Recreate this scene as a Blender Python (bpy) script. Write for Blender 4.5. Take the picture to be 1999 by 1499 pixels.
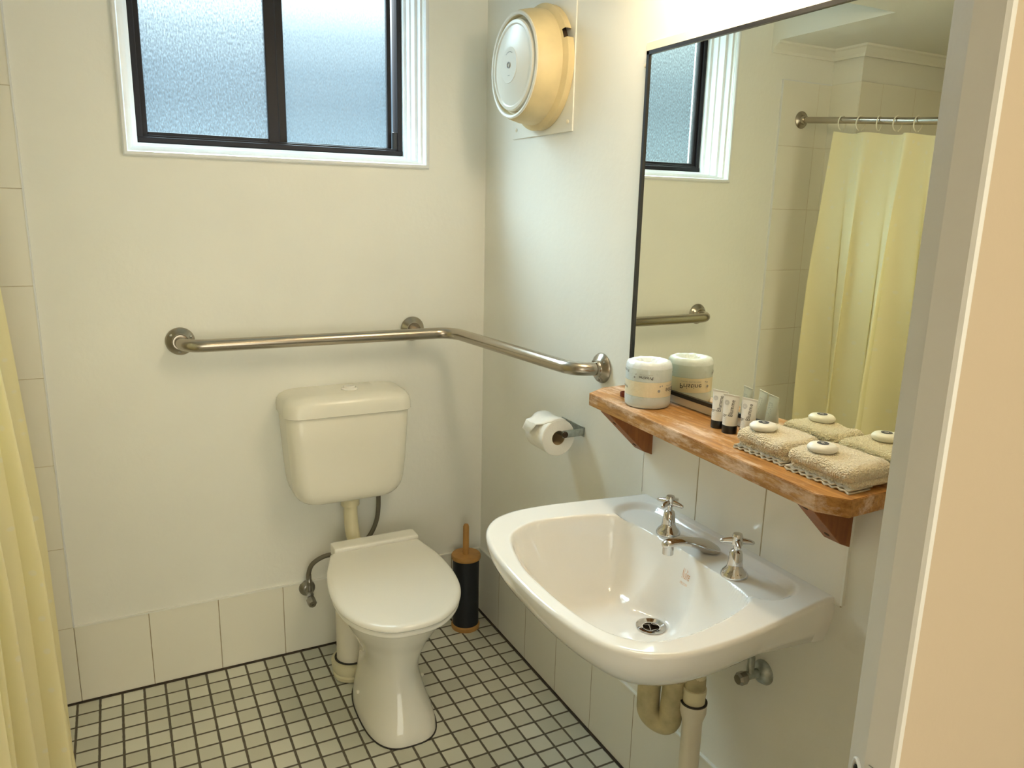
import bpy, bmesh, math, random
import numpy as np
from mathutils import Vector, Matrix, Euler, noise
random.seed(7)
for o in list(bpy.data.objects): bpy.data.objects.remove(o)
sc = bpy.context.scene
C = sc.collection

# ------------------------------------------------------------------ camera
cam_d = bpy.data.cameras.new('camera'); cam = bpy.data.objects.new('camera', cam_d); C.objects.link(cam)
cam.location = (-1.1238, -2.3943, 1.4766)
cam.rotation_euler = (1.345928, -0.022278, -0.472925)
cam_d.sensor_width = 36; cam_d.lens = 36*1497.93/1999; cam_d.clip_start = 0.02
sc.camera = cam
# ------------------------------------------------------------------ world: hazy daylight outside
w = bpy.data.worlds.new('sky'); sc.world = w; w.use_nodes = True
nt = w.node_tree; nt.nodes.clear()
out = nt.nodes.new('ShaderNodeOutputWorld'); bg = nt.nodes.new('ShaderNodeBackground')
tc = nt.nodes.new('ShaderNodeTexCoord'); sep = nt.nodes.new('ShaderNodeSeparateXYZ')
rmp = nt.nodes.new('ShaderNodeValToRGB')
nt.links.new(tc.outputs['Generated'], sep.inputs[0]); nt.links.new(sep.outputs['Z'], rmp.inputs[0])
e = rmp.color_ramp.elements
SKY = 31.0            # brightness of the high sky on the window side
SOUTH = 3.3           # brightness of the sky behind the camera, fill through the added hall window
e[0].position = 0.0; e[0].color = (.30/SKY,.36/SKY,.38/SKY,1)
e[1].position = 0.50; e[1].color = (0.82,0.93,1.0,1)
for p_, c_ in ((0.075,(.34,.50,.62)), (0.115,(.26,.39,.50)), (0.15,(.36,.50,.62)), (0.19,(.80,.95,1.05)), (0.235,(2.0,2.2,2.3))):
    k = e.new(p_); k.color = (c_[0]/SKY,c_[1]/SKY,c_[2]/SKY,1)
bg.inputs['Strength'].default_value = SKY
mr_ = nt.nodes.new('ShaderNodeMapRange'); mr_.inputs['From Min'].default_value = .1; mr_.inputs['From Max'].default_value = -.3
nt.links.new(sep.outputs['Y'], mr_.inputs['Value'])
mxw = nt.nodes.new('ShaderNodeMix'); mxw.data_type = 'RGBA'; nt.links.new(mr_.outputs[0], mxw.inputs['Factor'])
nt.links.new(rmp.outputs[0], mxw.inputs['A']); mxw.inputs['B'].default_value = (SOUTH/SKY, SOUTH/SKY*.97, SOUTH/SKY*.80, 1)
nt.links.new(mxw.outputs['Result'], bg.inputs[0]); nt.links.new(bg.outputs[0], out.inputs[0])
# ------------------------------------------------------------------ exposure
vs = sc.view_settings
vs.view_transform = 'Standard'; vs.look = 'None'; vs.gamma = 1; vs.use_curve_mapping = False; vs.exposure = 0.10
WALL_LAMP = 54.0     # emission of the two shades over the mirror
HALL_FILL = 30.0      # emission of the added fill lamp on the hall ceiling

# ------------------------------------------------------------------ materials
def mat(name, col, rough=0.5, metal=0.0, bump=0.0, bscale=60, var=0.0, vscale=6, coat=0.0, spec=0.5, sss=0.0, sheen=0.0, aniso=0):
    m = bpy.data.materials.new(name); m.use_nodes = True
    t = m.node_tree; b = t.nodes['Principled BSDF']
    b.inputs['Base Color'].default_value = (*col,1); b.inputs['Roughness'].default_value = rough
    b.inputs['Metallic'].default_value = metal; b.inputs['Specular IOR Level'].default_value = spec
    if coat: b.inputs['Coat Weight'].default_value = coat; b.inputs['Coat Roughness'].default_value = 0.05
    if sheen: b.inputs['Sheen Weight'].default_value = sheen
    tcn = t.nodes.new('ShaderNodeTexCoord')
    if var:
        n = t.nodes.new('ShaderNodeTexNoise'); n.inputs['Scale'].default_value = vscale; n.inputs['Detail'].default_value = 4
        r = t.nodes.new('ShaderNodeValToRGB')
        r.color_ramp.elements[0].position = .3; r.color_ramp.elements[1].position = .7
        r.color_ramp.elements[0].color = (*[c*(1-var) for c in col],1); r.color_ramp.elements[1].color = (*[min(1,c*(1+var)) for c in col],1)
        t.links.new(tcn.outputs['Object'], n.inputs['Vector']); t.links.new(n.outputs['Fac'], r.inputs[0]); t.links.new(r.outputs[0], b.inputs['Base Color'])
    if bump:
        n = t.nodes.new('ShaderNodeTexNoise'); n.inputs['Scale'].default_value = bscale; n.inputs['Detail'].default_value = 3
        bp = t.nodes.new('ShaderNodeBump'); bp.inputs['Strength'].default_value = 1; bp.inputs['Distance'].default_value = bump
        t.links.new(tcn.outputs['Object'], n.inputs['Vector']); t.links.new(n.outputs['Fac'], bp.inputs['Height']); t.links.new(bp.outputs[0], b.inputs['Normal'])
    return m

WALLC = (0.86,0.86,0.80)
M = {}
M['paint'] = mat('wall_paint', WALLC, 0.42, bump=0.0006, bscale=55, var=.02, vscale=3)
M['paint_hall'] = mat('hall_paint', (0.56,0.46,0.33), 0.6, bump=0.0003, bscale=80)
M['ceiling'] = mat('ceiling_paint', (0.86,0.86,0.80), 0.6, bump=0.0003, bscale=80)
M['gloss_white'] = mat('gloss_white_paint', (0.80,0.82,0.83), 0.3, bump=0.0012, bscale=25, var=.03, vscale=18)
M['jamb'] = mat('jamb_paint', (0.76,0.74,0.68), 0.35, bump=0.0005, bscale=60)
M['bronze'] = mat('bronze_aluminium', (0.009,0.007,0.009), 0.45, 0.0, spec=.3)
M['ceramic'] = mat('ceramic', (0.92,0.91,0.88), 0.08, coat=.4)
M['ceramic_pan'] = mat('pan_ceramic', (0.90,0.87,0.78), 0.10, coat=.4)
M['plastic'] = mat('cistern_plastic', (0.88,0.85,0.74), 0.22)
M['seat'] = mat('seat_plastic', (0.90,0.88,0.81), 0.16)
M['pvc'] = mat('cream_pvc', (0.74,0.68,0.46), 0.4, var=.04, vscale=9)
M['pvc_old'] = mat('stained_pvc', (0.48,0.42,0.24), 0.5, bump=.0006, bscale=70, var=.25, vscale=28)
M['pvc_down'] = mat('painted_pvc', (0.78,0.73,0.60), 0.4)
M['seal'] = mat('black_rubber', (0.03,0.025,0.02), 0.6)
M['steel'] = mat('satin_steel', (0.43,0.385,0.32), 0.24, 1.0, bump=.00008, bscale=400)
M['chrome'] = mat('chrome', (0.62,0.61,0.60), 0.05, 1.0)
M['dull_chrome'] = mat('dull_chrome', (0.34,0.33,0.30), 0.32, 1.0, bump=.0004, bscale=90)
M['galv'] = mat('galvanised', (0.42,0.45,0.43), 0.4, 1.0, var=.2, vscale=90)
M['hose'] = mat('braided_hose', (0.17,0.155,0.12), 0.45, .5, bump=.001, bscale=500)
M['paper'] = mat('tissue', (0.90,0.88,0.82), 0.9, bump=.0006, bscale=200)
M['card'] = mat('cardboard', (0.42,0.32,0.18), 0.9)
M['bamboo'] = mat('bamboo', (0.48,0.25,0.07), 0.5, var=.15, vscale=25)
M['navy'] = mat('matt_black_metal', (0.006,0.008,0.013), 0.5)
M['board'] = mat('cream_board', (0.82,0.76,0.62), 0.5)
M['black'] = mat('black_frame', (0.012,0.011,0.010), 0.3)
M['ink'] = mat('ink', (0.05,0.05,0.06), 0.6)
M['greyink'] = mat('grey_ink', (0.38,0.38,0.38), 0.6)
M['orange_ink'] = mat('orange_ink', (0.60,0.25,0.05), 0.6)
M['blackcap'] = mat('black_cap', (0.010,0.009,0.008), 0.3)
M['tube'] = mat('tube_plastic', (0.80,0.79,0.74), 0.35)
M['redplastic'] = mat('red_brown_plastic', (0.22,0.035,0.015), 0.35)
M['soapwrap'] = mat('soap_wrap', (0.88,0.87,0.80), 0.35, bump=.0008, bscale=130)
M['fan_yellow'] = mat('aged_plastic', (0.73,0.60,0.34), 0.45, var=.10, vscale=12)
M['fan_white'] = mat('fan_white', (0.84,0.82,0.74), 0.3)
M['dark'] = mat('dark_recess', (0.05,0.03,0.015), 0.8)
M['rod'] = mat('rod_steel', (0.45,0.40,0.33), 0.25, 1.0)
M['ring'] = mat('ring_plastic', (0.82,0.78,0.64), 0.4)
M['hallfloor'] = mat('hall_floor', (0.35,0.28,0.20), 0.6)
M['hedge'] = mat('outside_wall', (0.30,0.33,0.34), 0.9)

# mirror
m = bpy.data.materials.new('mirror_silver'); m.use_nodes = True; b = m.node_tree.nodes['Principled BSDF']
b.inputs['Base Color'].default_value = (0.88,0.89,0.78,1); b.inputs['Metallic'].default_value = 1; b.inputs['Roughness'].default_value = 0.0
M['mirror'] = m

def math_node(t, op, a, b=None):
    n = t.nodes.new('ShaderNodeMath'); n.operation = op
    for i, v in enumerate((a, b)):
        if v is None: continue
        if isinstance(v, (int, float)): n.inputs[i].default_value = v
        else: t.links.new(v, n.inputs[i])
    return n.outputs[0]

def tile_mat(name, ax, period, off, grout_w, col, gcol, rough, var, bumpd, vtint=None):
    """square joints along two object axes; ax = (axis, axis); joint lines at off + k*period"""
    m = bpy.data.materials.new(name); m.use_nodes = True; t = m.node_tree; b = t.nodes['Principled BSDF']
    tcn = t.nodes.new('ShaderNodeTexCoord'); sp = t.nodes.new('ShaderNodeSeparateXYZ'); t.links.new(tcn.outputs['Object'], sp.inputs[0])
    dist = []; cells = []
    for k in range(2):
        if period[k] is None: continue
        v = math_node(t, 'DIVIDE', math_node(t, 'SUBTRACT', sp.outputs[ax[k]], off[k]), period[k])
        cells.append(math_node(t, 'FLOOR', v))
        f = math_node(t, 'FRACT', v)
        d = math_node(t, 'MULTIPLY', math_node(t, 'MINIMUM', f, math_node(t, 'SUBTRACT', 1.0, f)), period[k])
        dist.append(d)
    d = dist[0] if len(dist) == 1 else math_node(t, 'MINIMUM', dist[0], dist[1])
    nz = t.nodes.new('ShaderNodeTexNoise'); nz.inputs['Scale'].default_value = 45; t.links.new(tcn.outputs['Object'], nz.inputs['Vector'])
    d2 = math_node(t, 'ADD', d, math_node(t, 'MULTIPLY', math_node(t, 'SUBTRACT', nz.outputs['Fac'], .5), grout_w*.35))
    mr = t.nodes.new('ShaderNodeMapRange'); mr.inputs['From Min'].default_value = grout_w*.42; mr.inputs['From Max'].default_value = grout_w*.62
    t.links.new(d2, mr.inputs['Value'])
    cb = t.nodes.new('ShaderNodeCombineXYZ')
    for i, cc in enumerate(cells): t.links.new(cc, cb.inputs[i])
    wn = t.nodes.new('ShaderNodeTexWhiteNoise'); t.links.new(cb.outputs[0], wn.inputs['Vector'])
    rp = t.nodes.new('ShaderNodeValToRGB'); rp.color_ramp.interpolation = 'LINEAR'
    vt = vtint or (1,1,1)
    rp.color_ramp.elements[0].color = (*[c*(1-var)*v for c, v in zip(col, vt)],1)
    rp.color_ramp.elements[1].color = (*[min(1, c*(1+var)) for c in col],1)
    t.links.new(wn.outputs['Value'], rp.inputs[0])
    mx = t.nodes.new('ShaderNodeMix'); mx.data_type = 'RGBA'
    t.links.new(mr.outputs[0], mx.inputs['Factor']); mx.inputs['A'].default_value = (*gcol,1); t.links.new(rp.outputs[0], mx.inputs['B'])
    t.links.new(mx.outputs['Result'], b.inputs['Base Color'])
    rr = t.nodes.new('ShaderNodeMapRange'); rr.inputs['To Min'].default_value = .85; rr.inputs['To Max'].default_value = rough
    t.links.new(mr.outputs[0], rr.inputs['Value']); t.links.new(rr.outputs[0], b.inputs['Roughness'])
    bp = t.nodes.new('ShaderNodeBump'); bp.inputs['Distance'].default_value = bumpd; t.links.new(mr.outputs[0], bp.inputs['Height'])
    t.links.new(bp.outputs[0], b.inputs['Normal'])
    return m
P = 0.06
M['floor'] = tile_mat('mosaic_floor', ('X','Y'), (P,P), (-0.0696,-0.0101), 0.0062, (0.64,0.64,0.56), (0.11,0.095,0.07), 0.28, .13, .0012, (1.0,1.0,.96))
TC = (0.86,0.84,0.74); GC = (0.42,0.34,0.22)
M['tile_back'] = tile_mat('painted_tile_back', ('X','Z'), (.2,None), (-0.518,0), 0.0022, TC, GC, 0.22, .012, .0010)
M['tile_right'] = tile_mat('painted_tile_right', ('Y','Z'), (.2,None), (-0.172,0), 0.0022, TC, GC, 0.22, .012, .0010)
M['tile_splash'] = tile_mat('splash_tile', ('Y','Z'), (.2,None), (-0.9475,0), 0.0028, (0.88,0.87,0.80), (0.50,0.43,0.29), 0.12, .012, .0010)
M['tile_shower'] = tile_mat('shower_tile', ('X','Z'), (.2,.25), (-1.318,-0.0015), 0.0016, TC, (.66,.59,.44), 0.22, .012, .0010)
M['tile_shower_side'] = tile_mat('shower_tile_side', ('Y','Z'), (.2,.25), (-0.15,-0.0015), 0.0016, TC, (.66,.59,.44), 0.22, .012, .0010)

def emit(name, col, s):
    m = bpy.data.materials.new(name); m.use_nodes = True; b = m.node_tree.nodes['Principled BSDF']
    b.inputs['Base Color'].default_value = (*col,1); b.inputs['Emission Color'].default_value = (*col,1); b.inputs['Emission Strength'].default_value = s
    return m
M['lamp'] = emit('lamp_opal', (1.0,0.83,0.58), WALL_LAMP)
M['hallfill'] = emit('hall_fill_opal', (1.0,0.80,0.48), HALL_FILL)

def glass_mat(name, clear, col, gscale, streak):
    """rolled obscure glass: part of the light passes straight, part is scattered by the pebbled face"""
    m = bpy.data.materials.new(name); m.use_nodes = True; t = m.node_tree; t.nodes.clear()
    o = t.nodes.new('ShaderNodeOutputMaterial'); tr = t.nodes.new('ShaderNodeBsdfTransparent'); tl = t.nodes.new('ShaderNodeBsdfTranslucent')
    gl = t.nodes.new('ShaderNodeBsdfGlossy'); gl.inputs['Roughness'].default_value = .4
    m1 = t.nodes.new('ShaderNodeMixShader'); m2 = t.nodes.new('ShaderNodeMixShader')
    tcn = t.nodes.new('ShaderNodeTexCoord'); nz = t.nodes.new('ShaderNodeTexNoise'); nz.inputs['Scale'].default_value = gscale; nz.inputs['Detail'].default_value = 3
    mp = t.nodes.new('ShaderNodeMapping'); mp.inputs['Scale'].default_value = (1,1,.45)
    t.links.new(tcn.outputs['Object'], mp.inputs[0]); t.links.new(mp.outputs[0], nz.inputs['Vector'])
    bp = t.nodes.new('ShaderNodeBump'); bp.inputs['Distance'].default_value = .002; t.links.new(nz.outputs['Fac'], bp.inputs['Height'])
    t.links.new(bp.outputs[0], tl.inputs['Normal'])
    rp = t.nodes.new('ShaderNodeValToRGB'); rp.color_ramp.elements[0].position = .38; rp.color_ramp.elements[1].position = .62
    rp.color_ramp.elements[0].color = (*[c*(1-streak) for c in col],1); rp.color_ramp.elements[1].color = (*col,1)
    t.links.new(nz.outputs['Fac'], rp.inputs[0]); t.links.new(rp.outputs[0], tr.inputs['Color']); tl.inputs['Color'].default_value = (*col,1)
    m1.inputs['Fac'].default_value = clear; t.links.new(tl.outputs[0], m1.inputs[1]); t.links.new(tr.outputs[0], m1.inputs[2])
    m2.inputs['Fac'].default_value = .02; t.links.new(m1.outputs[0], m2.inputs[1]); t.links.new(gl.outputs[0], m2.inputs[2])
    t.links.new(m2.outputs[0], o.inputs[0])
    return m
M['glass'] = glass_mat('obscure_glass', .975, (0.90,0.98,1.0), 260, .40)
M['glass2'] = glass_mat('obscure_glass_fine', .975, (0.80,0.88,0.90), 300, .16)

def wood_mat(name, c1, c2, worn, axis_scale):
    m = bpy.data.materials.new(name); m.use_nodes = True; t = m.node_tree; b = t.nodes['Principled BSDF']
    tcn = t.nodes.new('ShaderNodeTexCoord'); mp = t.nodes.new('ShaderNodeMapping'); mp.inputs['Scale'].default_value = axis_scale
    t.links.new(tcn.outputs['Object'], mp.inputs[0])
    n = t.nodes.new('ShaderNodeTexNoise'); n.inputs['Scale'].default_value = 9; n.inputs['Detail'].default_value = 6; n.inputs['Roughness'].default_value = .65
    t.links.new(mp.outputs[0], n.inputs['Vector'])
    r = t.nodes.new('ShaderNodeValToRGB'); r.color_ramp.elements[0].position = .32; r.color_ramp.elements[1].position = .68
    r.color_ramp.elements[0].color = (*c1,1); r.color_ramp.elements[1].color = (*c2,1); t.links.new(n.outputs['Fac'], r.inputs[0])
    n2 = t.nodes.new('ShaderNodeTexNoise'); n2.inputs['Scale'].default_value = 5; n2.inputs['Detail'].default_value = 5; n2.inputs['Roughness'].default_value = .75
    mp2 = t.nodes.new('ShaderNodeMapping'); mp2.inputs['Scale'].default_value = (5,1.4,5); t.links.new(tcn.outputs['Object'], mp2.inputs[0]); t.links.new(mp2.outputs[0], n2.inputs['Vector'])
    r2 = t.nodes.new('ShaderNodeValToRGB'); r2.color_ramp.elements[0].position = .50; r2.color_ramp.elements[1].position = .66
    r2.color_ramp.elements[0].color = (0,0,0,1); r2.color_ramp.elements[1].color = (worn,worn,worn,1); t.links.new(n2.outputs['Fac'], r2.inputs[0])
    mx = t.nodes.new('ShaderNodeMix'); mx.data_type = 'RGBA'; t.links.new(r2.outputs[0], mx.inputs['Factor'])
    t.links.new(r.outputs[0], mx.inputs['A']); mx.inputs['B'].default_value = (0.74,0.56,0.42,1); t.links.new(mx.outputs['Result'], b.inputs['Base Color'])
    b.inputs['Roughness'].default_value = .42
    return m
M['wood'] = wood_mat('worn_timber', (0.27,0.11,0.022), (0.56,0.29,0.085), .95, (14,1,14))
M['wood_dark'] = wood_mat('varnished_timber', (0.20,0.060,0.012), (0.34,0.115,0.025), .0, (9,9,1.5))

def curtain_mat():
    m = bpy.data.materials.new('curtain_cloth'); m.use_nodes = True; t = m.node_tree; b = t.nodes['Principled BSDF']
    tcn = t.nodes.new('ShaderNodeTexCoord'); v = t.nodes.new('ShaderNodeTexVoronoi'); v.inputs['Scale'].default_value = 26; v.inputs['Randomness'].default_value = .55
    t.links.new(tcn.outputs['UV'], v.inputs['Vector'])
    mr = t.nodes.new('ShaderNodeMapRange'); mr.inputs['From Min'].default_value = .16; mr.inputs['From Max'].default_value = .22; mr.inputs['To Min'].default_value = 1; mr.inputs['To Max'].default_value = 0
    t.links.new(v.outputs['Distance'], mr.inputs['Value'])
    mx = t.nodes.new('ShaderNodeMix'); mx.data_type = 'RGBA'; t.links.new(mr.outputs[0], mx.inputs['Factor'])
    mx.inputs['A'].default_value = (0.95,0.89,0.60,1); mx.inputs['B'].default_value = (0.94,0.91,0.74,1)
    t.links.new(mx.outputs['Result'], b.inputs['Base Color']); b.inputs['Roughness'].default_value = .75; b.inputs['Sheen Weight'].default_value = .1
    tl = t.nodes.new('ShaderNodeBsdfTranslucent'); tl.inputs['Color'].default_value = (0.95,0.87,0.52,1)
    ms = t.nodes.new('ShaderNodeMixShader'); ms.inputs[0].default_value = .30
    t.links.new(b.outputs[0], ms.inputs[1]); t.links.new(tl.outputs[0], ms.inputs[2]); t.links.new(ms.outputs[0], t.nodes['Material Output'].inputs[0])
    return m
M['curtain'] = curtain_mat()

def wrap_mat():
    m = bpy.data.materials.new('roll_wrapper'); m.use_nodes = True; t = m.node_tree; b = t.nodes['Principled BSDF']
    tcn = t.nodes.new('ShaderNodeTexCoord'); sp = t.nodes.new('ShaderNodeSeparateXYZ'); t.links.new(tcn.outputs['Object'], sp.inputs[0])
    r = t.nodes.new('ShaderNodeValToRGB'); r.color_ramp.interpolation = 'CONSTANT'
    zz = math_node(t, 'DIVIDE', sp.outputs['Z'], .104)
    t.links.new(zz, r.inputs[0]); el = r.color_ramp.elements
    el[0].position = 0; el[0].color = (0.66,0.74,0.76,1); el[1].position = .26; el[1].color = (0.50,0.62,0.62,1)
    for p_, c_ in ((.268,(0.86,0.78,0.58,1)), (.59,(0.50,0.62,0.62,1)), (.60,(0.66,0.74,0.74,1)), (.86,(0.78,0.85,0.90,1))):
        k = el.new(p_); k.color = c_
    t.links.new(r.outputs[0], b.inputs['Base Color']); b.inputs['Roughness'].default_value = .3
    n = t.nodes.new('ShaderNodeTexNoise'); n.inputs['Scale'].default_value = 60; n.inputs['Detail'].default_value = 2
    bp = t.nodes.new('ShaderNodeBump'); bp.inputs['Distance'].default_value = .0015; t.links.new(tcn.outputs['Object'], n.inputs['Vector']); t.links.new(n.outputs['Fac'], bp.inputs['Height']); t.links.new(bp.outputs[0], b.inputs['Normal'])
    return m
M['wrap'] = wrap_mat()

def towel_mat():
    m = mat('terry_towel', (0.80,0.70,0.50), .95, sheen=.4)
    t = m.node_tree; b = t.nodes['Principled BSDF']
    tcn = t.nodes.new('ShaderNodeTexCoord'); n = t.nodes.new('ShaderNodeTexNoise'); n.inputs['Scale'].default_value = 420; n.inputs['Detail'].default_value = 2
    v = t.nodes.new('ShaderNodeTexVoronoi'); v.inputs['Scale'].default_value = 330
    for x in (n, v): t.links.new(tcn.outputs['Object'], x.inputs['Vector'])
    bp = t.nodes.new('ShaderNodeBump'); bp.inputs['Distance'].default_value = .003; t.links.new(v.outputs['Distance'], bp.inputs['Height']); t.links.new(bp.outputs[0], b.inputs['Normal'])
    r = t.nodes.new('ShaderNodeValToRGB'); r.color_ramp.elements[0].position = .3; r.color_ramp.elements[1].position = .75
    r.color_ramp.elements[0].color = (0.74,0.62,0.40,1); r.color_ramp.elements[1].color = (0.95,0.87,0.67,1)
    t.links.new(n.outputs['Fac'], r.inputs[0]); t.links.new(r.outputs[0], b.inputs['Base Color'])
    return m
M['towel'] = towel_mat()
M['hem'] = mat('towel_hem', (0.60,0.54,0.42), .9, bump=.001, bscale=350, var=.12, vscale=60)

# ------------------------------------------------------------------ mesh helpers
def box(bm, a, b, bev=0.0):
    lo = [min(a[i], b[i]) for i in range(3)]; hi = [max(a[i], b[i]) for i in range(3)]
    vs_ = [bm.verts.new((x,y,z)) for x in (lo[0],hi[0]) for y in (lo[1],hi[1]) for z in (lo[2],hi[2])]
    fs = [bm.faces.new([vs_[i] for i in q]) for q in ((0,1,3,2),(4,6,7,5),(0,4,5,1),(2,3,7,6),(0,2,6,4),(1,5,7,3))]
    if bev:
        es = list({e for f in fs for e in f.edges})
        bmesh.ops.bevel(bm, geom=es, offset=bev, segments=2, affect='EDGES', profile=.5)
def prism(bm, pts, axis, a, b):
    """pts: 2D outline; axis: extrusion axis; remaining axes in order"""
    def v(p, k):
        c = list(p); c.insert(axis, k); return bm.verts.new(c)
    A = [v(p,a) for p in pts]; B = [v(p,b) for p in pts]; n = len(pts)
    bm.faces.new(A); bm.faces.new(list(reversed(B)))
    for i in range(n): bm.faces.new((A[i], A[(i+1)%n], B[(i+1)%n], B[i]))
def loft(bm, loops, cap0=True, cap1=True, closed=True):
    L = [[bm.verts.new(p) for p in lp] for lp in loops]; n = len(L[0])
    for a, b in zip(L, L[1:]):
        for i in range(n if closed else n-1):
            j = (i+1)%n; bm.faces.new((a[i], a[j], b[j], b[i]))
    if cap0: bm.faces.new(list(reversed(L[0])))
    if cap1: bm.faces.new(L[-1])
    return L
def smooth_path(pts, k=10):
    P_ = [Vector(p) for p in pts]; P_ = [P_[0]*2-P_[1]] + P_ + [P_[-1]*2-P_[-2]]; o = []
    for i in range(1, len(P_)-2):
        a, b, c, d = P_[i-1:i+3]
        for j in range(k):
            t = j/k; o.append(.5*((2*b)+(c-a)*t+(2*a-5*b+4*c-d)*t*t+(3*b-a-3*c+d)*t**3))
    o.append(P_[-2]); return o
def round_path(pts, r, k=10, lim=.49):
    """straight runs joined by circular-ish bends of radius r"""
    P_ = [Vector(p) for p in pts]; o = [P_[0]]
    for i in range(1, len(P_)-1):
        a, b, c = P_[i-1:i+2]; u = (a-b).normalized(); v = (c-b).normalized()
        d = min(r, (a-b).length*lim, (c-b).length*lim)
        s_, e_ = b+u*d, b+v*d
        for j in range(k+1):
            t = j/k; o.append((1-t)**2*s_ + 2*t*(1-t)*b + t*t*e_)
    o.append(P_[-1]); return o
def tube(bm, path, r, n=20, cap=True):
    path = [Vector(p) for p in path]; rs = r if hasattr(r, '__len__') else [r]*len(path)
    T = []
    for i in range(len(path)):
        a = path[max(0,i-1)]; b = path[min(len(path)-1,i+1)]; T.append((b-a).normalized())
    u = T[0].orthogonal().normalized(); loops = []
    for i, p in enumerate(path):
        u = (u - T[i]*u.dot(T[i])).normalized(); v = T[i].cross(u)
        loops.append([p + (u*math.cos(2*math.pi*k/n) + v*math.sin(2*math.pi*k/n))*rs[i] for k in range(n)])
    loft(bm, loops, cap, cap)
def lathe(bm, prof, origin, axis='Z', n=48, cap=True, flip=1):
    """prof: (radius, height) from start to end along axis"""
    o = Vector(origin); ax = {'X':Vector((1,0,0)), 'Y':Vector((0,1,0)), 'Z':Vector((0,0,1))}[axis] if isinstance(axis, str) else Vector(axis).normalized()
    u = ax.orthogonal().normalized(); v = ax.cross(u)
    loft(bm, [[o + ax*h + (u*math.cos(2*math.pi*k/n)+v*math.sin(2*math.pi*k/n))*max(r,1e-4) for k in range(n)] for r, h in prof], cap, cap)
def rbox(bm, c, size, r, n=8):
    """rounded box"""
    h = [s/2 for s in size]; t = bmesh.new(); bmesh.ops.create_cube(t, size=2); bmesh.ops.subdivide_edges(t, edges=t.edges[:], cuts=n, use_grid_fill=True)
    mp = {}
    for v in t.verts:
        p = [v.co[i]*h[i] for i in range(3)]
        # concentrate the grid near the edges
        p = [math.copysign(h[i]*(1-(1-abs(v.co[i]))**1.7), v.co[i]) for i in range(3)]
        q = [max(-(h[i]-r), min(h[i]-r, p[i])) for i in range(3)]
        d = Vector([p[i]-q[i] for i in range(3)])
        if d.length > 1e-9: d = d.normalized()*r
        mp[v] = bm.verts.new(Vector(c)+Vector(q)+d)
    for f in t.faces: bm.faces.new([mp[v] for v in f.verts])
    t.free()
def rrect(cx, cy, hx, hy, r, n=6):
    """rounded rectangle outline (2D), r may be 4 radii: +x+y, -x+y, -x-y, +x-y"""
    rr = r if hasattr(r, '__len__') else [r]*4; o = []
    for q, (sx, sy) in enumerate(((1,1),(-1,1),(-1,-1),(1,-1))):
        R_ = max(rr[q], 1e-4); ox, oy = cx+sx*(hx-R_), cy+sy*(hy-R_)
        for k in range(n+1):
            a = math.pi/2*(q + k/n); o.append((ox+R_*math.cos(a), oy+R_*math.sin(a)))
    return o

def obj(name, bm, m, parent=None, smooth=True, origin=None, angle=35):
    me = bpy.data.meshes.new(name)
    bmesh.ops.recalc_face_normals(bm, faces=bm.faces[:])
    off = Vector((0,0,0))
    p = parent
    while p: off += p.location; p = p.parent
    if origin is not None: off += Vector(origin)
    bmesh.ops.translate(bm, verts=bm.verts[:], vec=-off)
    bm.to_mesh(me); bm.free()
    me.materials.append(m if isinstance(m, bpy.types.Material) else M[m])
    if smooth:
        me.polygons.foreach_set('use_smooth', [True]*len(me.polygons))
        try: me.set_sharp_from_angle(angle=math.radians(angle))
        except Exception: pass
    o = bpy.data.objects.new(name, me); C.objects.link(o)
    if parent: o.parent = parent
    if origin is not None: o.location = origin
    return o
def thing(name, label, cat, loc=(0,0,0), group=None):
    o = bpy.data.objects.new(name, None); C.objects.link(o); o.location = loc; o.empty_display_size = .05
    o['label'] = label; o['category'] = cat
    if group: o['group'] = group
    return o
def tag(o, label, cat, group=None):
    o['label'] = label; o['category'] = cat
    if group: o['group'] = group
    return o
def struct(name, bm, m, label=None, parent=None, smooth=False):
    o = obj(name, bm, m, parent, smooth)
    if parent is None:
        o['kind'] = 'structure'
        if label: o['label'] = label
    return o
def B(): return bmesh.new()
def text_bm(s, size, depth=0.0, spacing=1.0):
    cu = bpy.data.curves.new('t', 'FONT'); cu.body = s; cu.size = size; cu.align_x = 'CENTER'; cu.align_y = 'CENTER'; cu.space_character = spacing; cu.resolution_u = 3
    cu.extrude = depth
    o = bpy.data.objects.new('t', cu); C.objects.link(o)
    dg = bpy.context.evaluated_depsgraph_get(); me = bpy.data.meshes.new_from_object(o.evaluated_get(dg))
    bm = bmesh.new(); bm.from_mesh(me); bpy.data.objects.remove(o); bpy.data.meshes.remove(me); bpy.data.curves.remove(cu)
    return bm
def merge(dst, src, f=None):
    mp = {v: dst.verts.new(f(v.co) if f else v.co) for v in src.verts}
    for fa in src.faces: dst.faces.new([mp[v] for v in fa.verts])
    src.free()

# ------------------------------------------------------------------ room shell
XL, YF, ZC = -2.30, -1.997, 2.13          # left wall, front wall, ceiling
OX0, OX1, OZ0, OZ1 = -1.037, -0.245, 1.637, 2.33   # window opening
bm = B(); box(bm, (XL-.1,.25,-.1), (.1,YF-.05,0)); struct('floor', bm, 'floor', 'grey beige mosaic tile floor with dark joints')
bm = B()
G_ = .027
box(bm, (XL-.1,0,0), (OX0-G_,.14,2.5)); box(bm, (OX1+G_,0,0), (.1,.14,2.5)); box(bm, (OX0-G_,0,0), (OX1+G_,.14,OZ0-G_-.002)); box(bm, (OX0-G_,0,OZ1+G_), (OX1+G_,.14,2.5))
box(bm, (XL-.1,.14,0), (OX0+.004,.20,2.5)); box(bm, (OX1-.004,.14,0), (.1,.20,2.5)); box(bm, (OX0+.004,.14,0), (OX1-.004,.20,OZ0+.004)); box(bm, (OX0+.004,.14,OZ1-.004), (OX1-.004,.20,2.5))
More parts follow.
